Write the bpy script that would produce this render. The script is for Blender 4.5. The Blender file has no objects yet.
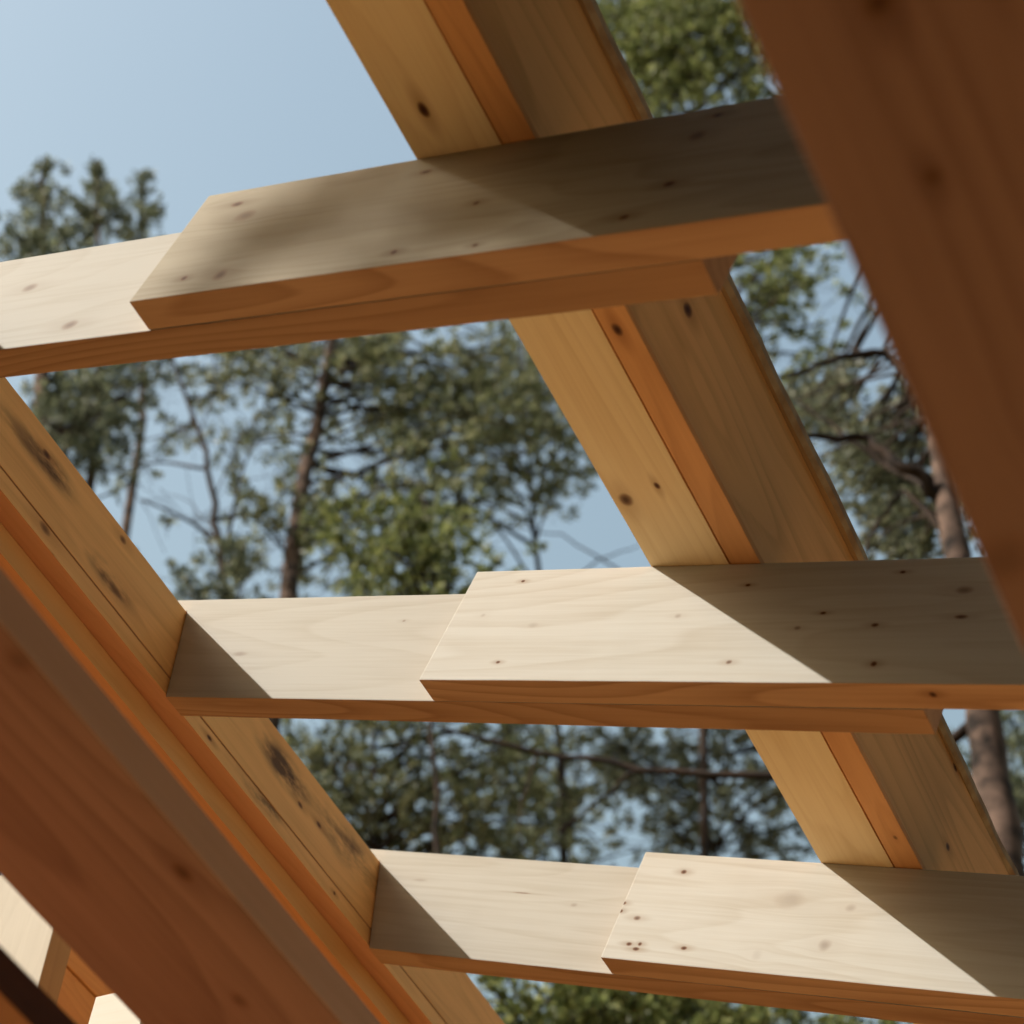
import bpy, bmesh, math, random
import numpy as np
from mathutils import Vector, Matrix, noise

# ------------------------------------------------------------------ camera, sky, sun, exposure
scene = bpy.context.scene
CAMZ = 1.6
TH = math.radians(22)                                   # roof pitch
def roofv(a, b, c):                                     # roof frame (down slope, along the ridge, roof normal) -> world
    return Vector((a*math.cos(TH)+c*math.sin(TH), b, -a*math.sin(TH)+c*math.cos(TH)))
ORG = Vector((0, 0, CAMZ))
RIGHT = roofv(0.81564276, 0.4334141, 0.3832481).normalized()
DOWN = roofv(-0.04038273, 0.70345526, -0.70959138).normalized()
FWD = RIGHT.cross(DOWN).normalized()
if FWD.dot(roofv(-0.577, 0.563, 0.591)) < 0: FWD = -FWD
DOWN = FWD.cross(RIGHT).normalized()
FPX = 2062.0
cam_data = bpy.data.cameras.new('camera')
cam = bpy.data.objects.new('camera', cam_data)
scene.collection.objects.link(cam)
cam.matrix_world = Matrix((RIGHT, -DOWN, -FWD)).transposed().to_4x4()
cam.location = ORG
cam_data.sensor_width = 36; cam_data.lens = 36*FPX/1024
cam_data.clip_start = 0.05; cam_data.clip_end = 2000
cam_data.dof.use_dof = True; cam_data.dof.focus_distance = 2.9; cam_data.dof.aperture_fstop = 5.0
scene.camera = cam

L = Vector((0.596, 0.70, -0.803)).normalized()          # the way the sunlight travels
world = bpy.data.worlds.new('World'); scene.world = world; world.use_nodes = True
nt = world.node_tree
sky = nt.nodes.new('ShaderNodeTexSky'); sky.sky_type = 'NISHITA'; sky.sun_disc = False
sky.sun_elevation = math.asin(-L.z); sky.sun_rotation = math.atan2(-L.x, -L.y)
sky.air_density = 2.8; sky.dust_density = 4.6; sky.ozone_density = 1.0; sky.altitude = 0
bg = nt.nodes['Background']; bg.inputs['Strength'].default_value = 0.125
nt.links.new(sky.outputs[0], bg.inputs[0])
sd = bpy.data.lights.new('sun', 'SUN'); sd.energy = 3.45; sd.angle = math.radians(0.5); sd.color = (1.0, 0.955, 0.89)
sun = bpy.data.objects.new('sun', sd); scene.collection.objects.link(sun)
sun.rotation_euler = L.to_track_quat('-Z', 'Y').to_euler(); sun.location = (-5, -5, 12)
scene.view_settings.view_transform = 'Standard'; scene.view_settings.look = 'None'
scene.view_settings.exposure = 0.55; scene.view_settings.gamma = 1.0
scene.cycles.max_bounces = 10; scene.cycles.diffuse_bounces = 6

# ------------------------------------------------------------------ helpers
def ray(px, py):
    return (RIGHT*((px-512)/FPX) + DOWN*((py-512)/FPX) + FWD)
def at_y(px, py, Y):                                    # point of the world plane y = Y seen at a pixel
    r = ray(px, py); return ORG + r*(Y/r.y)
def at_x(px, py, X):
    r = ray(px, py); return ORG + r*(X/r.x)
def at_z(px, py, Z):                                    # Z above the camera
    r = ray(px, py); return ORG + r*(Z/r.z)
def at_h(px, py, D):                                    # horizontal distance D
    r = ray(px, py); return ORG + r*(D/math.hypot(r.x, r.y))
def on_roof(px, py, c):                                 # plane at height c of the roof frame
    n = roofv(0, 0, 1); r = ray(px, py); return ORG + r*(c/r.dot(n))
def link(o): scene.collection.objects.link(o); return o
def tag(o, label=None, cat=None, group=None, kind=None):
    if label: o['label'] = label
    if cat: o['category'] = cat
    if group: o['group'] = group
    if kind: o['kind'] = kind
    return o
def empty(name, loc, **k):
    o = link(bpy.data.objects.new(name, None)); o.location = loc; o.empty_display_size = .1
    bpy.context.view_layer.update(); return tag(o, **k)
def place(o, M, parent=None):
    if parent is not None:
        o.parent = parent
        o.matrix_local = Matrix.Translation(-Vector(parent.location)) @ M
    else: o.matrix_world = M
    return o

# ------------------------------------------------------------------ wood
def wood(name, base, dark, knots=(), smudges=(), rings=0.35, fine=0.25, seed=0.0, rough=0.62, ringscale=1.0, tint=None, tintamt=0.0):
    """base/dark linear colours; knots (x,y,z,rx,ry,rz,depth) in the board's own axes; x runs along the grain"""
    m = bpy.data.materials.new(name); m.use_nodes = True
    t = m.node_tree; N = t.nodes; K = t.links
    bsdf = N['Principled BSDF']; bsdf.inputs['Roughness'].default_value = rough
    bsdf.inputs['Specular IOR Level'].default_value = 0.10
    def n(tp, **kw):
        q = N.new(tp)
        for a, b in kw.items(): setattr(q, a, b)
        return q
    def put(sock, v):
        if hasattr(v, 'links') or hasattr(v, 'is_linked'): K.new(v, sock)
        else: sock.default_value = v
    def mth(op, a, b=0.0, c=None):
        q = n('ShaderNodeMath', operation=op); put(q.inputs[0], a); put(q.inputs[1], b)
        if c is not None: put(q.inputs[2], c)
        return q.outputs[0]
    def vm(op, a, b):
        q = n('ShaderNodeVectorMath', operation=op); put(q.inputs[0], a); put(q.inputs[1], b)
        return q.outputs['Value'] if op in ('LENGTH', 'DOT_PRODUCT', 'DISTANCE') else q.outputs[0]
    def mix(fac, a, b):
        q = n('ShaderNodeMix', data_type='RGBA'); put(q.inputs[0], fac); put(q.inputs[6], a); put(q.inputs[7], b)
        return q.outputs[2]
    def sstep(v, lo, hi):                               # 1 below lo, 0 above hi
        q = n('ShaderNodeMapRange', interpolation_type='SMOOTHSTEP')
        put(q.inputs[0], v); q.inputs[1].default_value = lo; q.inputs[2].default_value = hi
        q.inputs[3].default_value = 1; q.inputs[4].default_value = 0
        return q.outputs[0]
    def noi(vec, scale, detail=3.0, rgh=.55):
        q = n('ShaderNodeTexNoise'); put(q.inputs['Vector'], vec); q.inputs['Scale'].default_value = scale
        q.inputs['Detail'].default_value = detail; q.inputs['Roughness'].default_value = rgh
        return q.outputs['Fac']
    P = n('ShaderNodeTexCoord').outputs['Object']
    wob = n('ShaderNodeTexNoise'); K.new(P, wob.inputs['Vector']); wob.inputs['Scale'].default_value = 30
    wv = vm('SUBTRACT', wob.outputs['Color'], (.5, .5, .5))
    core = None; inner = None; halo = None; G = P
    for k in knots:
        x, y, z, rx, ry, rz, dep = k
        d = vm('DIVIDE', vm('SUBTRACT', P, (x, y, z)), (rx, ry, rz))
        d = vm('ADD', d, vm('MULTIPLY', wv, (.5, .5, .5)))
        ln = vm('LENGTH', d, (0, 0, 0))
        c = mth('MULTIPLY', sstep(ln, .55, 1.05), dep)
        d2 = vm('DIVIDE', vm('SUBTRACT', P, (x, y, z)), (rx*4.5, ry*2.2, rz*2.2))
        h = sstep(vm('LENGTH', d2, (0, 0, 0)), .05, 1.0)
        hm = mth('MULTIPLY', h, dep)
        push = vm('MULTIPLY', vm('SUBTRACT', P, (x, y, z)), (0, -.8, -.8))
        sc = n('ShaderNodeVectorMath', operation='SCALE'); K.new(push, sc.inputs[0]); K.new(h, sc.inputs['Scale'])
        G = vm('ADD', G, sc.outputs[0])
        c_in = mth('MULTIPLY', sstep(ln, .15, .75), dep); inner = c_in if inner is None else mth('MAXIMUM', inner, c_in)
        core = c if core is None else mth('MAXIMUM', core, c)
        halo = hm if halo is None else mth('MAXIMUM', halo, hm)
    off = vm('ADD', G, (seed*3.1, seed*1.7, seed*.9))
    v1 = vm('MULTIPLY', off, (.9, 9*ringscale, 9*ringscale))
    r = mth('FRACT', mth('MULTIPLY', noi(v1, 1.0, 1.0, .4), 13.0))
    ring = mth('MULTIPLY', mth('POWER', r, 2.2), 1.0)
    ring = mth('MULTIPLY', ring, sstep(r, .86, 1.0))
    v2 = vm('MULTIPLY', off, (5, 190, 190)); f1 = noi(v2, 1.0, 3.0, .6)
    v3 = vm('MULTIPLY', off, (1.1, 7, 7)); f2 = noi(v3, 1.0, 3.0, .5)
    f3 = noi(vm('MULTIPLY', off, (3, 40, 40)), 1.0, 2.0, .5)
    fac = mth('MULTIPLY', ring, rings)
    fac = mth('ADD', fac, mth('MULTIPLY', mth('SUBTRACT', f1, .5), fine*2.2))
    fac = mth('ADD', fac, mth('MULTIPLY', mth('SUBTRACT', f2, .42), .75))
    fac = mth('ADD', fac, mth('MULTIPLY', mth('SUBTRACT', f3, .5), .6))
    q = n('ShaderNodeClamp'); K.new(fac, q.inputs[0])
    col = mix(q.outputs[0], (*base, 1), (*dark, 1))
    if tint:
        g = sstep(noi(vm('MULTIPLY', off, (1.6, 5, 5)), 1.0, 2.0), .35, .6)
        col = mix(mth('MULTIPLY', g, tintamt), col, (*tint, 1))
    if halo is not None:
        col = mix(mth('MULTIPLY', halo, .55), col, (dark[0]*.62, dark[1]*.45, dark[2]*.32, 1))
        col = mix(core, col, (.20, .085, .034, 1)); col = mix(inner, col, (.060, .022, .009, 1))
    for s in smudges:                                   # grey-black mould stains: x,z,rx,rz,strength
        x, z, rx, rz, st = s
        sx = n('ShaderNodeSeparateXYZ'); K.new(P, sx.inputs[0])
        dx = mth('DIVIDE', mth('SUBTRACT', sx.outputs[0], x), rx); dz = mth('DIVIDE', mth('SUBTRACT', sx.outputs[2], z), rz)
        ln = mth('SQRT', mth('ADD', mth('MULTIPLY', dx, dx), mth('MULTIPLY', dz, dz)))
        nn = noi(vm('ADD', vm('MULTIPLY', P, (9, 26, 26)), (x*7, 0, z*5)), 1.0, 5.0, .62)
        msk = mth('MULTIPLY', sstep(ln, .1, 1.0), mth('SUBTRACT', 1.0, sstep(nn, .34, .62)))
        col = mix(mth('MINIMUM', mth('MULTIPLY', msk, st*1.5), .92), col, (.075, .045, .024, 1))
    K.new(col, bsdf.inputs['Base Color'])
    bmp = n('ShaderNodeBump'); bmp.inputs['Strength'].default_value = .25; bmp.inputs['Distance'].default_value = .0008
    hh = mth('SUBTRACT', f1, mth('MULTIPLY', core, .8)) if core is not None else f1
    K.new(hh, bmp.inputs['Height']); K.new(bmp.outputs[0], bsdf.inputs['Normal'])
    return m

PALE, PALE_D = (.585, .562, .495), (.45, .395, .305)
YEL, YEL_D = (.90, .56, .22), (.58, .31, .10)
ORA, ORA_D = (.60, .35, .185), (.36, .175, .075)  # orange for board edges: warm bounce light of the undersides put into the colour
RED, RED_D = (.46, .19, .075), (.27, .09, .032)

def beam(name, poly, thick, M, mats, parent=None, bevel=.0018, cut=None, wavy=0.0, seed=0):
    """poly: outline in the board's x-z plane (counter-clockwise seen from -y); the board runs from y=0 to y=thick.
    mats: (wide-face material, edge material, end material). x is the grain."""
    bm = bmesh.new()
    fr = [bm.verts.new((x, 0, z)) for x, z in poly]; bk = [bm.verts.new((x, thick, z)) for x, z in poly]
    bm.faces.new(fr); bm.faces.new(bk[::-1]); k = len(poly)
    for i in range(k): bm.faces.new((fr[i], bk[i], bk[(i+1) % k], fr[(i+1) % k]))
    bmesh.ops.recalc_face_normals(bm, faces=bm.faces)
    if bevel: bmesh.ops.bevel(bm, geom=bm.edges[:], offset=bevel, segments=2, affect='EDGES', profile=.6)
    xs = [v.co.x for v in bm.verts]; x0, x1 = min(xs), max(xs); q = x0+.04
    while q < x1-.03:
        bmesh.ops.bisect_plane(bm, geom=bm.verts[:]+bm.edges[:]+bm.faces[:], plane_co=(q, 0, 0), plane_no=(1, 0, 0), dist=1e-6); q += .035
    for v in bm.verts:
        c = v.co; sd_ = Vector((0, c.y*4+seed*7.3+x0, c.z*3))
        w = noise.noise_vector(Vector((c.x*1.3, 0, 0))+sd_)*.0009 + noise.noise_vector(Vector((c.x*22, 0, 0))+sd_*3)*.00035
        v.co += Vector((0, w.y, w.z))
    bm.normal_update()
    me = bpy.data.meshes.new(name)
    for f in bm.faces:
        nn = f.normal
        f.material_index = 0 if abs(nn.y) > .75 else (2 if (abs(nn.x) > .45 and len(mats) > 2) else 1)
        f.smooth = False
    bm.to_mesh(me); bm.free()
    for m in mats: me.materials.append(m)
    o = link(bpy.data.objects.new(name, me))
    return place(o, M, parent)

def basis(o, x, y, z):
    m = Matrix((x, y, z)).transposed().to_4x4(); m.translation = o; return m
def rect(x0, x1, z0, z1): return [(x0, z0), (x1, z0), (x1, z1), (x0, z1)]

# ------------------------------------------------------------------ ground and deck
def simple(name, col, rough=.8, var=None, scale=3.0, bump=0.0):
    m = bpy.data.materials.new(name); m.use_nodes = True; t = m.node_tree
    b = t.nodes['Principled BSDF']; b.inputs['Roughness'].default_value = rough; b.inputs['Specular IOR Level'].default_value = .2
    tc = t.nodes.new('ShaderNodeTexCoord'); nz = t.nodes.new('ShaderNodeTexNoise'); nz.inputs['Scale'].default_value = scale; nz.inputs['Detail'].default_value = 6
    t.links.new(tc.outputs['Object'], nz.inputs['Vector'])
    cr = t.nodes.new('ShaderNodeValToRGB'); cr.color_ramp.elements[0].position = .35; cr.color_ramp.elements[1].position = .65
    cr.color_ramp.elements[0].color = (*col, 1); cr.color_ramp.elements[1].color = (*(var or col), 1)
    t.links.new(nz.outputs['Fac'], cr.inputs[0]); t.links.new(cr.outputs[0], b.inputs['Base Color'])
    if bump:
        bp = t.nodes.new('ShaderNodeBump'); bp.inputs['Strength'].default_value = bump; t.links.new(nz.outputs['Fac'], bp.inputs['Height']); t.links.new(bp.outputs[0], b.inputs['Normal'])
    return m

me = bpy.data.meshes.new('ground'); bm = bmesh.new()
bmesh.ops.create_grid(bm, x_segments=80, y_segments=80, size=150)
for v in bm.verts:
    d = max(0, math.hypot(v.co.x, v.co.y)-9)
    v.co.z = -.05 + min(1, d/10)*.5*(noise.noise(v.co*.06)+.2*noise.noise(v.co*.4))
bm.to_mesh(me); bm.free(); me.materials.append(simple('forest_floor', (.16, .10, .05), .95, (.09, .08, .035), 1.3, .4))
tag(link(bpy.data.objects.new('ground', me)), kind='structure')
deckm = wood('bounce_deck_wood', (.78, .49, .235), (.62, .36, .16), seed=5, rings=.2)
beam('floor', rect(-5, 5, -.18, .02), 8.0, basis(Vector((0, -3.2, 0)), Vector((1, 0, 0)), Vector((0, 1, 0)), Vector((0, 0, 1))), (deckm, deckm, deckm), bevel=0)  # unseen deck, added so its warm colour bounces sunlight onto the undersides
tag(bpy.data.objects['floor'], kind='structure')

# ------------------------------------------------------------------ rafters (slope down to the right), each two lapped boards
AX, BX, CX = roofv(1, 0, 0), Vector((0, 1, 0)), roofv(0, 0, 1)
C0 = 1.4291; H = .20; T = .045
RIDGE_X = -1.520
def local_on(px, py, Y):                                # x,z in a rafter's own axes for a pixel on its front face
    p = at_y(px, py, Y)-ORG; return p.dot(AX), p.dot(CX)-C0
def kn(px, py, Y, rx, rz, dep, oy=0.0):
    x, z = local_on(px, py, Y); return (x, oy, z, rx, .02, rz, dep)

def rafter(Y, acut, ka, kb, label, seed, face=PALE, faced=PALE_D, under=(), xend=1.6, tint=None, tintamt=0, cab=-.997, back=(.50, .475, .41)):
    root = empty('rafter', ORG + AX*(-1.5)+BX*Y+CX*C0, label=label, cat='rafter', group='rafters crossing between the ridge beam and the eaves')
    M0 = basis(ORG + BX*Y + CX*C0, AX, BX, CX)
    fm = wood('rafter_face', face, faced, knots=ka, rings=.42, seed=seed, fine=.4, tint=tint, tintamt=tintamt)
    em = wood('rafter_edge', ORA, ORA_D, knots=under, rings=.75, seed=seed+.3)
    en = wood('rafter_end', YEL, YEL_D, rings=.5, seed=seed+.7)
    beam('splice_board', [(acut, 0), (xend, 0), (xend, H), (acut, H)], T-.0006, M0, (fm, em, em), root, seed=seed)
    M1 = basis(ORG + BX*(Y+T) + CX*C0, AX, BX, CX)
    # plumb cut against the ridge: x = RIDGE_X in the world
    def aridge(c): return (RIDGE_X+.0015 - (C0+c)*math.sin(TH))/math.cos(TH)
    step = .1755
    poly = [(aridge(0)+0, 0), (cab, 0), (cab, H), (aridge(H)-.12, H), (aridge(step)-.12, step+.0), (aridge(step), step)]
    fm2 = wood('rafter_face', back, (back[0]*.78, back[1]*.72, back[2]*.64), knots=kb, rings=.38, seed=seed+2, fine=.4)
    em2 = wood('rafter_edge', (.50, .28, .14), (.30, .14, .06), rings=.7, seed=seed+2.3)  # edge again tinted with the bounce light, a little darker
    beam('rafter_board', poly, T, M1, (fm2, em2, em2), root, seed=seed+1)
    return root

Y1, Y2, Y3 = .9913, 1.6635, 2.3075
k1 = [kn(237, 204, Y1, .012, .006, .7), kn(245, 216, Y1, .02, .012, .35), kn(184, 278, Y1, .006, .005, .9), kn(220, 275, Y1, .012, .012, .5),
      kn(394, 252, Y1, .006, .005, .95), kn(426, 172, Y1, .01, .005, .6), kn(476, 203, Y1, .006, .005, .6), kn(475, 245, Y1, .005, .004, .7),
      kn(669, 184, Y1, .009, .006, .8), kn(624, 217, Y1, .008, .005, .8), kn(697, 136, Y1, .012, .01, .45), kn(718, 115, Y1, .008, .005, .8)]
k1b = [kn(30, 288, Y1+T, .016, .010, .35), kn(70, 325, Y1+T, .016, .010, .42)]
rafter(Y1, -1.7486, k1, k1b, 'highest and nearest rafter, greyer wood and mostly shaded with some shade in its colour, crossing the top of the photo', 1.0, face=(.44, .38, .27), faced=(.28, .22, .14), xend=.9)  # face colour: greyer wood, darkened further to carry part of the shade
k2 = [kn(523, 581, Y2, .004, .003, .9), kn(498, 662, Y2, .004, .003, .9), kn(729, 662, Y2, .005, .004, .6), kn(678, 616, Y2, .006, .005, .18), kn(483, 615, Y2, .005, .004, .12),
      kn(748, 585, Y2, .005, .003, .95), kn(903, 572, Y2, .005, .003, .95), kn(823, 613, Y2, .005, .003, .9), kn(875, 625, Y2, .006, .004, .8), kn(874, 664, Y2, .005, .005, .95), kn(961, 617, Y2, .010, .004, .7), kn(965, 590, Y2, .014, .008, .4), kn(797, 628, Y2, .006, .004, .4), kn(533, 625, Y2, .01, .006, .10)]
k2b = [kn(404, 621, Y2+T, .004, .003, .25), kn(240, 654, Y2+T, .02, .006, .18)]
u2 = [(local_on(924, 694, Y2)[0], .018, 0, .006, .006, .02, .9)]
rafter(Y2, -1.7095, k2, k2b, 'pale rafter across the middle of the photo with a squared lap end and diagonal shadow', 4.0, under=u2)
k3 = [kn(684, 872, Y3, .006, .005, .85), kn(684, 948, Y3, .006, .004, .9), kn(624, 903, Y3, .005, .004, .9), kn(621, 911, Y3, .004, .004, .9), kn(637, 918, Y3, .008, .005, .6), kn(629, 944, Y3, .006, .004, .9), kn(636, 949, Y3, .007, .004, .9), kn(640, 944, Y3, .004, .004, .9),
      kn(825, 945, Y3, .012, .012, .22), kn(851, 908, Y3, .010, .008, .15), kn(757, 955, Y3, .01, .012, .06), kn(790, 900, Y3, .03, .02, .12)]
k3b = [kn(522, 893, Y3+T, .02, .0012, .55), kn(574, 905, Y3+T, .008, .005, .15), kn(420, 880, Y3+T, .02, .004, .12)]
rafter(Y3, -1.7323, k3, k3b, 'lowest and farthest pale rafter with chipped nail holes at its lap end', 8.0)

# ------------------------------------------------------------------ ridge beam (plumb, horizontal) built up from boards
YA, YB = -2.2, 6.5
def rm(X, Z): return basis(ORG + Vector((X, 0, Z)), Vector((0, 1, 0)), Vector((-1, 0, 0)), Vector((0, 0, 1)))
# local x = along the ridge, y = away from the camera side (towards -X), z = up
def kx(px, py, X, Z, rx, rz, dep):
    p = at_x(px, py, X)-ORG; return (p.y, 0, p.z-Z, rx, .02, rz, dep)
def sx(px, py, X, Z, rx, rz, st):
    p = at_x(px, py, X)-ORG; return (p.y, p.z-Z, rx, rz, st)
ridge = empty('ridge_beam', ORG+Vector((RIDGE_X, 1.7, 2.12)), label='long built-up yellow ridge beam on the left that the rafter boards butt into', cat='ridge beam')
wf = wood('ridge_face', YEL, YEL_D, rings=.28, seed=2.2,
   knots=[kx(47, 455, RIDGE_X, 2.199, .012, .008, .75), kx(123, 540, RIDGE_X, 2.199, .010, .008, .55), kx(115, 590, RIDGE_X, 2.199, .022, .010, .40), kx(319, 825, RIDGE_X, 2.199, .010, .006, .75), kx(300, 805, RIDGE_X, 2.199, .010, .006, .7)],
   smudges=[sx(285, 770, RIDGE_X, 2.199, .12, .045, .85), sx(47, 462, RIDGE_X, 2.199, .10, .035, .7), sx(110, 580, RIDGE_X, 2.199, .08, .03, .7), sx(350, 850, RIDGE_X, 2.199, .18, .06, .55), sx(25, 440, RIDGE_X, 2.199, .12, .03, .35), sx(400, 905, RIDGE_X, 2.199, .1, .04, .4)])
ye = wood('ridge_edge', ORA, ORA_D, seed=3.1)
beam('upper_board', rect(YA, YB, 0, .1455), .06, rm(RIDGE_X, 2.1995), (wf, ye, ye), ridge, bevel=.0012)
nf = wood('ridge_face_narrow', (.90, .56, .22), YEL_D, seed=7.7, rings=.25, knots=[kx(45, 528, RIDGE_X, 2.164, .016, .010, .5), kx(210, 738, RIDGE_X, 2.164, .009, .005, .9), kx(53, 555, RIDGE_X, 2.164, .006, .003, .9), kx(335, 893, RIDGE_X, 2.164, .005, .004, .8)],
   smudges=[sx(262, 795, RIDGE_X, 2.164, .09, .03, .8)])
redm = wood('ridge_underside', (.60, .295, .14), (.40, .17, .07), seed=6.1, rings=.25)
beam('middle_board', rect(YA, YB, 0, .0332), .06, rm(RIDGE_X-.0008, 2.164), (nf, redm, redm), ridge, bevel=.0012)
lf = wood('ridge_face_lower', (.76, .50, .22), YEL_D, seed=9.2, rings=.2)
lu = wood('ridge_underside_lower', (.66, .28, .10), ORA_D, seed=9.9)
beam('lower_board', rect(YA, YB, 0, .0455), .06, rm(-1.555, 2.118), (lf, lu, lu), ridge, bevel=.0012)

# ------------------------------------------------------------------ purlin lying on the rafters: flat board, upright board, waney cap
CT = C0+H
def pm(a, c): return basis(ORG + AX*a + CX*c, Vector((0, 1, 0)), -AX, CX)     # local y points up-slope (left)
def ku(px, py, a, c, rx, ry, dep):                      # knot on an underside (plane c)
    p = on_roof(px, py, c)-ORG; return (p.y, -(p.dot(AX)-a), 0, rx, ry, .02, dep)
def ks(px, py, a, c, rx, rz, dep):                      # knot on a side face (plane a)
    n = AX; r = ray(px, py); p = r*(a/r.dot(n)); return (p.y, 0, p.dot(CX)-c, rx, .02, rz, dep)
purlin = empty('purlin', ORG + AX*(-1.37)+BX*1.7+CX*CT, label='long three-board purlin lying across the tops of the rafters right of centre', cat='purlin')
aA0, aA1 = -1.4254, -1.3056
um = wood('purlin_underside', (.95, .74, .42), (.72, .47, .20), seed=12.3, rings=.30, knots=[ku(627, 500, aA1, CT, .013, .012, .75), ku(658, 486, aA1, CT, .007, .005, .9), ku(425, 110, aA1, CT, .012, .008, .98), ku(762, 728, aA1, CT, .008, .006, .25)])
sm = wood('purlin_side', (.78, .40, .16), (.52, .23, .075), seed=13.1, rings=.35, knots=[ku(617, 330, -1.2620, CT, .012, .008, .95), ku(895, 838, -1.2620, CT, .006, .004, .5)])
beam('flat_board', rect(YA, YB, 0, .040), aA1-.0017-aA0, pm(aA1-.0017, CT+.0006), (sm, um, sm), purlin, bevel=.0012)
beam('edge_board', rect(YA, YB, 0, .008), .0434, pm(-1.2620, CT+.0014), (sm, sm, sm), purlin, bevel=.0008)
bm_ = wood('purlin_upright', (.90, .53, .235), (.58, .30, .105), seed=15.4, rings=.5, ringscale=.8,
   knots=[ks(688, 310, -1.275, CT+.0100, .012, .010, .95), ks(955, 767, -1.275, CT+.0100, .012, .006, .98), ks(974, 797, -1.275, CT+.0100, .008, .004, .9), ks(948, 847, -1.275, CT+.0100, .010, .006, .9)])
be = wood('purlin_upright_edge', YEL, YEL_D, seed=16)
beam('upright_board', rect(YA, YB, 0, 1.838-CT-.0100), .04, pm(-1.275, CT+.0100), (bm_, be, be), purlin, bevel=.0014)
# waney cap: right edge wanders
me = bpy.data.meshes.new('cap_board'); bm = bmesh.new()
NS = 260
rows = []
for i in range(NS+1):
    y = YA+(YB-YA)*i/NS
    e = -1.2680 + .0045*noise.noise(Vector((y*1.7, 3.3, 0))) + .0035*noise.noise(Vector((y*7, 1.3, 0)))
    if y > 2.0: e -= .010*min(1, (y-2.0)/.6)
    bump = .004*noise.noise(Vector((y*9, 7, 2)))
    prof = [(-1.45, 0), (e, 0), (e+.004+bump, .008), (e+.001+bump, .022), (e-.012, .027), (-1.45, .027)]
    rows.append([bm.verts.new((y, -(a+1.275), c)) for a, c in prof])
for i in range(NS):
    for j in range(6):
        f = bm.faces.new((rows[i][j], rows[i+1][j], rows[i+1][(j+1) % 6], rows[i][(j+1) % 6]))
        f.material_index = 1 if j in (1, 2, 3) else 0
bm.faces.new(rows[0]); bm.faces.new(rows[-1][::-1]); bmesh.ops.recalc_face_normals(bm, faces=bm.faces)
bm.to_mesh(me); bm.free()
me.materials.append(wood('cap_wood', (.40, .27, .14), (.30, .18, .08), seed=17)); me.materials.append(simple('bark_edge', (.50, .38, .25), .9, (.34, .22, .13), 30, .3))
place(link(bpy.data.objects.new('cap_board', me)), pm(-1.275, 1.8385), purlin)

# ------------------------------------------------------------------ near, blurred members
def wb(X, Z): return basis(ORG + Vector((X, 0, Z)), Vector((0, 1, 0)), Vector((-1, 0, 0)), Vector((0, 0, 1)))
def kz(px, py, X, Z, rx, ry, dep):
    p = at_z(px, py, Z)-ORG; return (p.y, -(p.x-X), 0, rx, ry, .02, dep)
NZ = .95; NX0 = -.1505/.9886*NZ
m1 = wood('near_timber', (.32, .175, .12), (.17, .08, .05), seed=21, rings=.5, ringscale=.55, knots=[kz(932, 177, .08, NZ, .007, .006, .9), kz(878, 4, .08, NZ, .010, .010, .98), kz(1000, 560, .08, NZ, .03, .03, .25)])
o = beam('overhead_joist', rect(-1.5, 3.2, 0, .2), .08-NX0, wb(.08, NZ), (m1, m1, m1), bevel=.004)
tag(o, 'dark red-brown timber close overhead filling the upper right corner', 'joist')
EZ = 1.2; EX = -.61056/.79197*EZ; EX2 = -.67885/.73427*EZ
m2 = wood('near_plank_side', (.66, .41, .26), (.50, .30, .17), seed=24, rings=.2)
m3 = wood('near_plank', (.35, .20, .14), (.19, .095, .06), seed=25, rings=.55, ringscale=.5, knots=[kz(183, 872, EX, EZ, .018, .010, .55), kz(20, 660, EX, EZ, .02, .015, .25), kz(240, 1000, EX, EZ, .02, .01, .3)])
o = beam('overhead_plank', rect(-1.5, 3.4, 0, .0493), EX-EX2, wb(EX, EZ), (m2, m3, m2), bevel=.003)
tag(o, 'wide brown plank close overhead crossing the lower left corner, out of focus', 'plank')
# second near member, just the corner of it shows
p = at_z(0, 992, 1.0)-ORG; q = at_x(0, 943, p.x)-ORG
m4 = wood('near_batten_side', (.10, .035, .015), (.06, .02, .01), seed=27); m5 = wood('near_batten', (.40, .18, .08), (.27, .1, .04), seed=28)
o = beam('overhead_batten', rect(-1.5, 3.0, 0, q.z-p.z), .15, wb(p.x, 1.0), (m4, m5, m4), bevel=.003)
tag(o, 'dark brown batten in the very bottom left corner, in front of the sunlit post', 'batten')

# ------------------------------------------------------------------ sunlit post and wall frame at the lower left
PY = 2.15
pc = at_y(45, 960, PY)                                   # front right corner of the post
r1 = at_x(62, 985, pc.x)                                 # where its right side ends
pd = r1.y-PY
pw = .26
ptop = at_y(50, 860, PY).z
pmF = wood('post_face', (.56, .50, .40), PALE_D, seed=31, rings=.3); pmS = wood('post_side', (.42, .26, .12), (.3, .17, .08), seed=32)  # side is a browner copy of the face, its shade put into the colour
MP = basis(Vector((pc.x, PY, 0)), Vector((0, 0, 1)), Vector((0, 1, 0)), Vector((-1, 0, 0)))
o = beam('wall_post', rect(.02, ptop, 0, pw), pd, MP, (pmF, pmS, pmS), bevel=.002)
tag(o, 'upright post with a sunlit pale face at the bottom left edge', 'post')
X2 = pc.x-.012
c2 = at_x(93, 1010, X2)
s0 = at_x(67, 968, X2); s1 = at_x(95, 996, X2)
zs = (s0.z+s1.z)/2
gm = wood('plate_face', (.68, .33, .11), (.5, .2, .07), seed=35)
wall = empty('wall_plate', Vector((X2, 3, zs-.1)), label='orange two-board wall plate seen between the sunlit post and the overhead plank', cat='wall plate')
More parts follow.
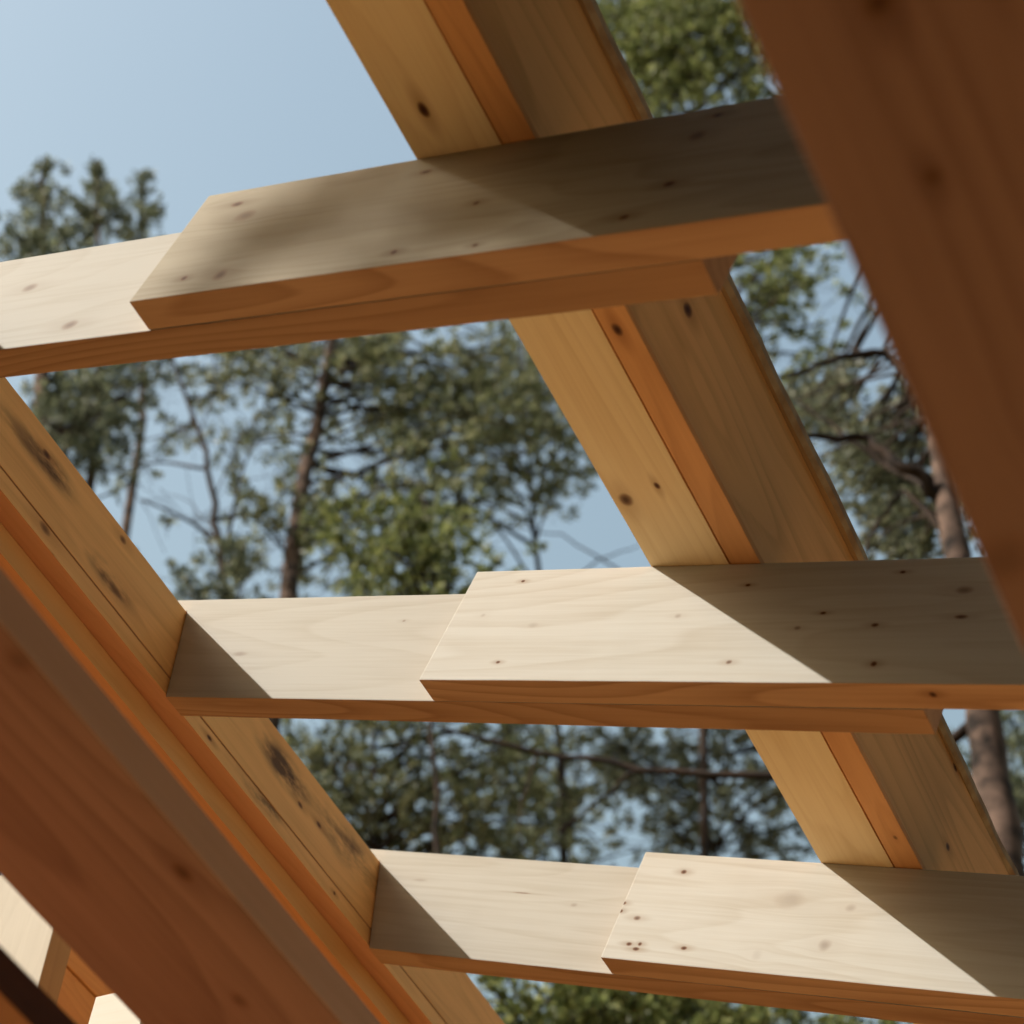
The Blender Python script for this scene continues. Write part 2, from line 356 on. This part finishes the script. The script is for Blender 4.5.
beam('upper_board', rect(PY+pd+.002, c2.y+.5, 0, .05), .07, basis(Vector((X2+.003, 0, zs+.0015)), Vector((0, 1, 0)), Vector((-1, 0, 0)), Vector((0, 0, 1))), (gm, gm, gm), wall, bevel=.0015)
beam('lower_board', rect(PY+pd+.002, c2.y+.5, -.30, 0), .07, basis(Vector((X2, 0, zs-.0015)), Vector((0, 1, 0)), Vector((-1, 0, 0)), Vector((0, 0, 1))), (gm, gm, gm), wall, bevel=.0015)
TY = PY-.14; tp = at_y(96, 997, TY)
wm = wood('cross_tie_face', (.74, .70, .60), (.66, .58, .44), seed=37, rings=.12)
o = beam('cross_tie', rect(0, .10, -.25, 0), .045, basis(Vector((tp.x, TY, tp.z)), Vector((1, 0, -.05)).normalized(), Vector((0, 1, 0)), Vector((.05, 0, 1)).normalized()), (wm, wm, wm), bevel=.0015)
tag(o, 'short bright cream board end peeking out below the overhead plank at the bottom edge', 'tie board')

# ------------------------------------------------------------------ trees
def leafmat(name, c1, c2, c3):
    m = bpy.data.materials.new(name); m.use_nodes = True; t = m.node_tree
    b = t.nodes['Principled BSDF']; b.inputs['Roughness'].default_value = .5; b.inputs['Specular IOR Level'].default_value = .4
    g = t.nodes.new('ShaderNodeNewGeometry'); cr = t.nodes.new('ShaderNodeValToRGB')
    e = cr.color_ramp.elements; e[0].position = 0; e[0].color = (*c1, 1); e[1].position = 1; e[1].color = (*c3, 1)
    k = e.new(.55); k.color = (*c2, 1)
    t.links.new(g.outputs['Random Per Island'], cr.inputs[0]); t.links.new(cr.outputs[0], b.inputs['Base Color'])
    tr = t.nodes.new('ShaderNodeBsdfTranslucent'); t.links.new(cr.outputs[0], tr.inputs[0])
    mx = t.nodes.new('ShaderNodeMixShader'); mx.inputs[0].default_value = .42
    t.links.new(b.outputs[0], mx.inputs[1]); t.links.new(tr.outputs[0], mx.inputs[2])
    t.links.new(mx.outputs[0], t.nodes['Material Output'].inputs[0])
    return m
LEAF = {'shade': leafmat('deep_needles', (.03, .04, .025), (.07, .08, .045), (.15, .15, .08)), 'pine': leafmat('pine_needles', (.06, .08, .045), (.19, .215, .105), (.42, .41, .22)),
        'dark': leafmat('dark_needles', (.05, .07, .055), (.14, .165, .10), (.32, .34, .20)),
        'bare': leafmat('sparse_needles', (.05, .07, .055), (.13, .155, .10), (.30, .32, .19)),
        'green': leafmat('fresh_leaves', (.065, .09, .035), (.19, .225, .075), (.40, .42, .16)),
        'grey': leafmat('grey_needles', (.07, .085, .06), (.17, .19, .115), (.32, .32, .20))}
BARK = simple('pine_bark', (.022, .017, .015), .95, (.17, .115, .09), 11, 1.0)
BARKD = simple('dark_bark', (.020, .015, .013), .9, (.055, .037, .028), 9, .8)

class Tube:
    def __init__(s): s.v = []; s.f = []
    def path(s, pts, rads, n=7):
        pts = [Vector(p) for p in pts]; base = len(s.v)
        for i, p in enumerate(pts):
            d = (pts[min(i+1, len(pts)-1)]-pts[max(i-1, 0)]).normalized()
            u = d.orthogonal().normalized() if i == 0 else (u - d*u.dot(d)).normalized()
            w = d.cross(u)
            for k in range(n):
                an = 2*math.pi*k/n; s.v.append(p + (u*math.cos(an)+w*math.sin(an))*rads[i])
        for i in range(len(pts)-1):
            for k in range(n):
                a = base+i*n+k; b = base+i*n+(k+1) % n; s.f.append((a, b, b+n, a+n))
    def build(s, name, mat, parent):
        me = bpy.data.meshes.new(name); o0 = Vector(parent.location)
        me.from_pydata([tuple(v-o0) for v in s.v], [], s.f); me.materials.append(mat)
        for p in me.polygons: p.use_smooth = True
        o = link(bpy.data.objects.new(name, me)); o.parent = parent; return o

def curve(a, b, sag, rng, n=7, wig=.05):
    a, b = Vector(a), Vector(b); Ln = (b-a).length; out = []
    w1 = Vector([rng.uniform(-1, 1) for _ in range(3)])*wig*Ln; w2 = Vector([rng.uniform(-1, 1) for _ in range(3)])*wig*Ln*.5
    for i in range(n):
        t = i/(n-1); p = a.lerp(b, t)
        p = p + Vector((0, 0, sag*Ln*math.sin(math.pi*t))) + w1*math.sin(math.pi*t) + w2*math.sin(2*math.pi*t)
        out.append(p)
    return out

def tree(name, label, D, trunk_px, masses, mat='pine', seed=1, r0=.13, top=True, bark=None, bare=(), group=None, cat='tree', blade=(.052, .021), per=17, wood_r=.5, free=None, twigs=True):
    """trunk_px: pixels the trunk passes at horizontal distance D; masses: (px,py,radius m,tufts,depth offset m) foliage clumps on limbs"""
    rng = random.Random(seed)
    if free: tp = [Vector(p) for p in free]
    else:
        tp = [at_h(x, y, D) for x, y in trunk_px]
        b = tp[0]; d = (tp[1]-tp[0]) if len(tp) > 1 else Vector((0, 0, 1))
        lean = Vector((d.x, d.y, 0))/max(d.z, .01)*.5
        tp = [Vector((b.x-lean.x*b.z, b.y-lean.y*b.z, -.1))] + tp
    root = empty(name, (tp[0].x, tp[0].y, 0), label=label, cat=cat, group=group)
    # densify trunk
    pts = []
    for i in range(len(tp)-1):
        for k in range(6): pts.append(tp[i].lerp(tp[i+1], k/6) + (Vector((noise.noise(tp[i]*2+Vector((k, 0, 0))), noise.noise(tp[i]*2+Vector((0, k, 5))), 0))*.03 if i or k else Vector()))
    pts.append(tp[-1]); zt = tp[-1].z; rr = r0*2.0
    rads = [max(.012, rr*(1-p.z/(zt*1.03))**.7) for p in pts]
    tt = Tube(); tt.path(pts, rads, 10)
    nf0 = len(tt.f); tb = tt
    centers = []
    for mss in masses:
        if free: c = Vector(mss[0]); R, cnt = mss[1], mss[2]
        else:
            px, py, R, cnt = mss[:4]; off = mss[4] if len(mss) > 4 else rng.uniform(-.6, .6)
            c = at_h(px, py, D+off)
        # limb start: trunk point a little lower
        zz = min(max(c.z - .35*math.hypot(c.x-tp[-1].x, c.y-tp[-1].y)-.1, tp[0].z+.3*(zt-tp[0].z)), zt-.05)
        a = min(pts, key=lambda p: abs(p.z-zz)); cv = curve(a, c, .06, rng, 8, .06)
        Ln = (c-a).length; rl = min(.05, .012+.012*Ln)*wood_r
        tb.path(cv, [rl*(1-.8*i/7)+.003 for i in range(8)], 6)
        nt_ = max(8 if mat == 'bare' else 5, int(cnt/2.6)) if twigs else 0; ends = []
        for k in range(max(nt_, 3)):
            v = Vector((rng.gauss(0, 1), rng.gauss(0, 1), rng.gauss(0, .62))).normalized()*R*rng.uniform(.35, 1.0)
            e = c+v; st = cv[rng.randint(4, 7)]
            c2 = curve(st, e, .05, rng, 4, .08); ends.append(c2)
            if twigs: tb.path(c2, [.006*wood_r, .005*wood_r, .004*wood_r, .002], 4)
        for k in range(int(cnt*(1.15 if twigs else 1))):
            c2 = rng.choice(ends); s = rng.uniform(.35, 1.12); i = min(2, int(s*3)); q = c2[i].lerp(c2[i+1], s*3-i)
            q = q + Vector((rng.gauss(0, .05), rng.gauss(0, .05), rng.gauss(0, .035)))
            if free: q = c + Vector((rng.gauss(0, .5), rng.gauss(0, .5), rng.gauss(0, .5)))*R
            centers.append((q, (c2[-1]-c2[0]).normalized()))
    for path, rad in bare:
        P3 = [at_h(x, y, D+dd) for x, y, dd in path]; dens = []
        for i in range(len(P3)-1):
            for k in range(4): dens.append(P3[i].lerp(P3[i+1], k/4)+Vector([noise.noise(P3[i]*3+Vector((k*2, j*9, 0))) for j in range(3)])*.03)
        dens.append(P3[-1]); nn = len(dens)
        tl = Tube(); tl.path(dens, [rad*(1-.65*i/(nn-1)) for i in range(nn)], 7); tl.build('limb', BARKD, root)
    o = tt.build('trunk', bark or BARK, root); o.data.materials.append(BARKD)
    for p in o.data.polygons:
        if p.index >= nf0: p.material_index = 1
    if centers:
        nr = np.random.default_rng(seed); n = len(centers)*per
        C = np.repeat(np.array([tuple(c[0]) for c in centers]), per, 0); A = np.repeat(np.array([tuple(c[1]) for c in centers]), per, 0)
        dd = nr.normal(size=(n, 3)) + A*1.1 + np.array([0, 0, .35]); dd /= np.linalg.norm(dd, axis=1)[:, None]
        ln = blade[0]*nr.uniform(.7, 1.3, n)[:, None]; st = C + A*nr.uniform(-.04, .04, n)[:, None] + nr.normal(size=(n, 3))*.010
        sd_ = np.cross(dd, nr.normal(size=(n, 3))); sd_ /= np.linalg.norm(sd_, axis=1)[:, None]; sd_ *= blade[1]*.5
        v = np.empty((n, 4, 3)); v[:, 0] = st; v[:, 1] = st+dd*ln*.5+sd_; v[:, 2] = st+dd*ln; v[:, 3] = st+dd*ln*.5-sd_
        v = v.reshape(-1, 3)-np.array(tuple(root.location))
        me = bpy.data.meshes.new('crown'); me.vertices.add(n*4); me.vertices.foreach_set('co', v.ravel())
        me.loops.add(n*4); me.loops.foreach_set('vertex_index', np.arange(n*4)); me.polygons.add(n)
        me.polygons.foreach_set('loop_start', np.arange(n)*4); me.polygons.foreach_set('loop_total', np.full(n, 4)); me.update()
        me.validate(); me.materials.append(LEAF[mat])
        o = link(bpy.data.objects.new('crown', me)); o.parent = root
    return root

def scatter(rng, boxes, dz=-.6):
    out = []
    for x0, y0, x1, y1, n, R, cnt in boxes:
        for _ in range(int(n*1.7)): out.append((rng.uniform(x0, x1), rng.uniform(y0, y1), R*rng.uniform(1.0, 1.8), int(cnt*.52*rng.uniform(.5, 1.5)), rng.uniform(dz, dz+1.2)))
    return out
rg = random.Random(11)
G = 'forest trees behind the roof frame'
# tall pine in the gap left of centre
tree('pine_tree', 'tall pine with a sunlit reddish trunk in the gap left of centre', 9.0, [(285, 620), (300, 500), (322, 400), (335, 300), (345, 215)],
     scatter(rg, [(225, 340, 300, 440, 5, .42, 30), (330, 330, 420, 430, 8, .42, 34), (255, 330, 330, 380, 4, .35, 26), (350, 420, 450, 520, 6, .42, 30), (240, 480, 290, 570, 4, .38, 30), (330, 500, 400, 590, 5, .35, 22), (300, 260, 400, 330, 4, .35, 26), (400, 330, 530, 430, 12, .4, 30), (200, 335, 260, 380, 3, .35, 22)], dz=-.35),
     seed=3, r0=.068, group=G)
tree('bare_tree', 'thin dark nearly bare tree left of the sunlit pine trunk', 8.5, [(232, 640), (222, 560), (205, 450), (170, 350), (150, 300)],
     [(225, 395, .5, 3), (165, 440, .5, 3), (250, 450, .6, 3), (140, 500, .5, 2), (190, 520, .5, 3), (260, 520, .5, 2), (120, 470, .4, 2), (190, 595, .4, 26), (215, 575, .45, 30), (240, 600, .4, 26), (200, 610, .4, 26)], mat='bare', seed=5, r0=.036, bark=BARKD, group=G,
     bare=[([(205, 450, 0), (180, 430, .2), (140, 440, .3)], .006), ([(213, 500, 0), (240, 440, .2), (270, 400, .3)], .006), ([(200, 430, 0), (215, 390, 0), (212, 340, 0)], .006), ([(219, 540, 0), (190, 500, .1), (160, 490, .3)], .005)])
tree('pine_tree', 'pine with pointed treetop showing above the highest rafter at the far left', 10.0, [(40, 560), (42, 400), (44, 280), (44, 160)],
     [(44, 168, .12, 12), (38, 190, .18, 20), (22, 195, .14, 12), (40, 215, .28, 30), (20, 235, .3, 30), (55, 240, .3, 30), (10, 255, .3, 26), (40, 260, .35, 30)] + scatter(rg, [(20, 375, 140, 450, 14, .36, 38), (70, 380, 165, 410, 5, .25, 22), (110, 470, 140, 480, 1, .12, 6)]), mat='dark', seed=7, r0=.09, group=G)
tree('spruce_tree', 'narrow treetop second from the left above the highest rafter', 10.5, [(100, 420), (100, 330), (98, 250), (98, 162)],
     [(98, 170, .10, 10), (95, 185, .16, 16), (105, 195, .18, 18), (88, 205, .22, 24), (108, 215, .25, 28), (92, 235, .32, 34), (75, 225, .25, 24)], mat='dark', seed=8, r0=.05, group=G)
tree('spruce_tree', 'smallest pointed treetop, third from the left above the highest rafter', 11.0, [(142, 420), (144, 330), (143, 260), (142, 172)],
     [(142, 178, .07, 8), (141, 192, .10, 12), (144, 205, .15, 18), (138, 220, .2, 24), (135, 240, .22, 28)], mat='dark', seed=9, r0=.045, group=G)
# centre
tree('leafy_tree', 'fresh green leafy crown just above the middle rafter left of its lap end', 8.0, [(440, 900), (430, 700), (425, 580), (425, 500)],
     scatter(rg, [(350, 540, 480, 610, 9, .36, 32), (390, 500, 460, 560, 4, .34, 26)]), mat='green', seed=12, r0=.02, bark=BARKD, group=G, blade=(.048, .028), per=16)
tree('pine_tree', 'open crowned pine between the left gap and the purlin', 10.0, [(560, 760), (545, 620), (530, 480), (520, 320)],
     scatter(rg, [(480, 325, 570, 430, 10, .4, 34), (480, 420, 600, 490, 8, .4, 30), (420, 400, 500, 500, 8, .35, 26), (570, 430, 610, 470, 2, .3, 20), (560, 500, 580, 520, 1, .2, 10)]), mat='pine', seed=14, r0=.028, bark=BARKD, group=G,
     bare=[([(548, 640, 0), (620, 570, .3), (560, 535, .5), (500, 525, .6)], .012), ([(540, 600, 0), (600, 560, -.2), (640, 545, -.3)], .010)])
# right
tree('dense_tree', 'dense bright green crown above the highest rafter right of the purlin', 8.5, [(700, 420), (700, 300), (695, 180), (690, 60), (690, -60)],
     scatter(rg, [(600, -40, 770, 120, 52, .34, 46), (735, 225, 850, 330, 11, .32, 28), (760, 340, 860, 400, 3, .25, 16)]), mat='green', seed=16, r0=.02, group=G, bark=BARKD, blade=(.048, .027), per=16)
tree('pine_tree', 'big rough pine on the right whose bare dark limbs sweep left', 6.0, [(1010, 900), (985, 720), (960, 580), (940, 440), (925, 300), (915, 150)],
     scatter(rg, [(790, 395, 900, 470, 9, .26, 24), (850, 460, 940, 560, 12, .26, 30), (880, 400, 930, 470, 4, .24, 22)], dz=.35), mat='grey', seed=18, r0=.066, group=G, wood_r=.4,
     bare=[([(945, 500, 0), (905, 465, -.1), (865, 437, -.1), (815, 437, -.2), (780, 445, -.3)], .032), ([(935, 400, 0), (885, 352, 0), (830, 360, -.1), (780, 378, -.2)], .028),
           ([(945, 500, 0), (890, 470, .2), (840, 430, .2), (795, 400, .2)], .018), ([(865, 357, 0), (850, 345, 0), (875, 305, 0)], .013), ([(950, 545, 0), (905, 490, 0), (880, 520, 0), (860, 560, 0)], .016),
           ([(985, 720, 0), (880, 790, .2), (780, 778, .3), (640, 770, .4), (540, 752, .5), (440, 728, .5)], .024), ([(640, 770, .4), (600, 800, .4), (560, 830, .4)], .008), ([(540, 752, .5), (520, 800, .5), (525, 850, .5)], .006)])
tree('pine_tree', 'darker pine behind the gap between middle and lowest rafters', 10.5, [(700, 1250), (705, 1000), (720, 820), (735, 640), (745, 560)],
     scatter(rg, [(650, 735, 820, 860, 20, .42, 26), (600, 730, 690, 780, 6, .35, 26),]), mat='grey', seed=20, r0=.016, group=G, bark=BARKD)
tree('pine_tree', 'dark foliage of a pine behind the big rough trunk at the right edge', 9.5, [(1060, 1100), (1055, 900), (1050, 700), (1045, 500)],
     scatter(rg, [(965, 700, 1050, 860, 12, .4, 26)]), mat='dark', seed=28, r0=.03, group=G, bark=BARKD)
tree('pine_tree', 'bushy grey-green pine showing below the left part of the middle rafter', 9.5, [(360, 1250), (370, 1000), (375, 850), (372, 700)],
     scatter(rg, [(300, 720, 450, 850, 19, .42, 29), (440, 730, 540, 790, 7, .34, 26), (450, 800, 560, 860, 8, .32, 24)]), mat='pine', seed=22, r0=.016, bark=BARKD, group=G)
tree('pine_tree', 'thin crowned pine whose twigs show against the sky above the lowest rafter', 11.0, [(580, 1250), (575, 1000), (570, 850), (560, 740)],
     scatter(rg, [(480, 730, 650, 870, 17, .40, 17)]), mat='pine', seed=24, r0=.016, group=G, bark=BARKD)
tree('leafy_tree', 'bright green leafy treetop under the lowest rafter at the bottom edge', 8.0, [(600, 1500), (600, 1250), (590, 1100), (590, 1010)],
     scatter(rg, [(490, 985, 700, 1060, 22, .3, 44), (700, 1010, 860, 1070, 8, .3, 36)]), mat='green', seed=26, r0=.03, group=G, blade=(.048, .028), per=16)

# trees behind the photographer's back: one shades the highest rafter, the rest are added to close the sky
def seg_gap(c, p):                                       # distance of c from the sunbeam that reaches p
    d = c-p; t = -d.dot(L); return (d + L*t).length if t > 0 else 99
KEEP = [ORG + roofv(a, b, C0+.1) for a in (-2.6, -2.0, -1.4, -.8) for b in (1.35, 1.8, 2.3, 2.8)] + [ORG + roofv(a, 1.0, C0+.1) for a in (-1.7, -1.35, -1.0)] + [ORG + roofv(-2.1, 1.0, C0+.1), ORG+Vector((-2, 2.2, 1.8))] + [Vector((x, y, 0)) for x in (-2.5, -1, .5) for y in (3.2, 4.5, 5.6)]
def free_tree(label, x, y, h, seed, cr, n, cnt, R=.7, z0=.35, mat='shade'):
    r = random.Random(seed); ms = []
    for i in range(n):
        t = r.uniform(z0, 1.0); rad = cr*(1.05-t)**.6*math.sqrt(r.uniform(.1, 1)); an = r.uniform(0, 2*math.pi)
        c = Vector((x+rad*math.cos(an), y+rad*math.sin(an), h*t))
        if any(seg_gap(c, p) < R+1.35 for p in KEEP): continue  # added crowns stay clear of the sunbeams listed above
        ms.append((c, R*r.uniform(.8, 1.2), cnt))
    return tree('pine_tree', label, 0, None, ms, mat=mat, seed=seed, r0=.14, group='pines standing behind the camera', free=[(x, y, -.1), (x+.1, y, h*.4), (x, y+.1, h*.7), (x, y, h)], blade=(.30, .15), per=20, twigs=False)

def tz(t, a, b): 
    p = ORG + roofv(a, b, C0+.1) - L*t; return p
# small pine whose top bough shades the highest rafter
ms = []
r_ = random.Random(4)
for i in range(15):
    for k in range(2):
        c = tz(10.5, -1.66+i*.085+r_.uniform(-.03, .03), .88+.15*k); ms.append((c+L*r_.uniform(-.5, .5), .13, 3 if i < 5 else 2))
q0 = tz(10.5, -1.0, .9)
TK = [ORG + roofv(a, .99, C0+.1) for a in (-1.7, -1.35, -1.0)]
for i in range(34):
    c = q0+Vector((r_.uniform(-.4, 1.4), r_.uniform(-1.4, .4), r_.uniform(-3.5, -.8)))
    if all(seg_gap(c, p) > 1.0 for p in TK): ms.append((c, .45, 34))
NEARK = [ORG + roofv(a, b, C0+.1) for a in (-2.4, -1.9, -1.4, -.8) for b in (1.6, 1.75, 2.4)] + [ORG + roofv(a, 1.0, C0+.1) for a in (-1.9, -2.2)]
ms = [m for m in ms if all(seg_gap(Vector(m[0]), p) > m[1]+.12 for p in NEARK)]
tree('pine_tree', 'pine behind the camera whose top bough shades the highest rafter', 0, None, ms, mat='shade', seed=41, r0=.12, group='pines standing behind the camera',
     free=[(q0.x+1.1, q0.y-.9, -.1), (q0.x+1.1, q0.y-.9, 4), (q0.x+1.0, q0.y-.8, 7), (q0.x+.9, q0.y-.7, q0.z-.6)], blade=(.09, .022), per=16, twigs=False)
PLACES = ['at the corner of the clearing', 'behind the left shoulder', 'straight behind the house', 'behind the right shoulder', 'to the right of the house', 'right of the far gable', 'left of the house', 'deep behind the house', 'left of the far gable', 'close behind the back wall', 'close to the right eaves']
for i, (x, y, h, cr, n) in enumerate([(-10.5, -9.0, 11, 2.8, 60), (-5.0, -7.0, 17, 3.2, 110), (-.5, -5.0, 17, 3.2, 110), (3.2, -3.8, 16, 3.2, 90), (5.2, -.5, 15, 3.0, 80), (6.5, 4.0, 15, 3.0, 80), (-11, -2.5, 15, 3.0, 60), (-2.0, -10.5, 21, 3.6, 90), (-11.5, 3.0, 12, 2.6, 40), (-3.4, -4.4, 13, 2.4, 70), (2.0, -1.8, 12, 2.0, 50)]):
    free_tree('unseen tall dense pine added to block sky light, standing ' + PLACES[i], x, y, h, 50+i, cr, n, 44, R=.95, z0=.12)
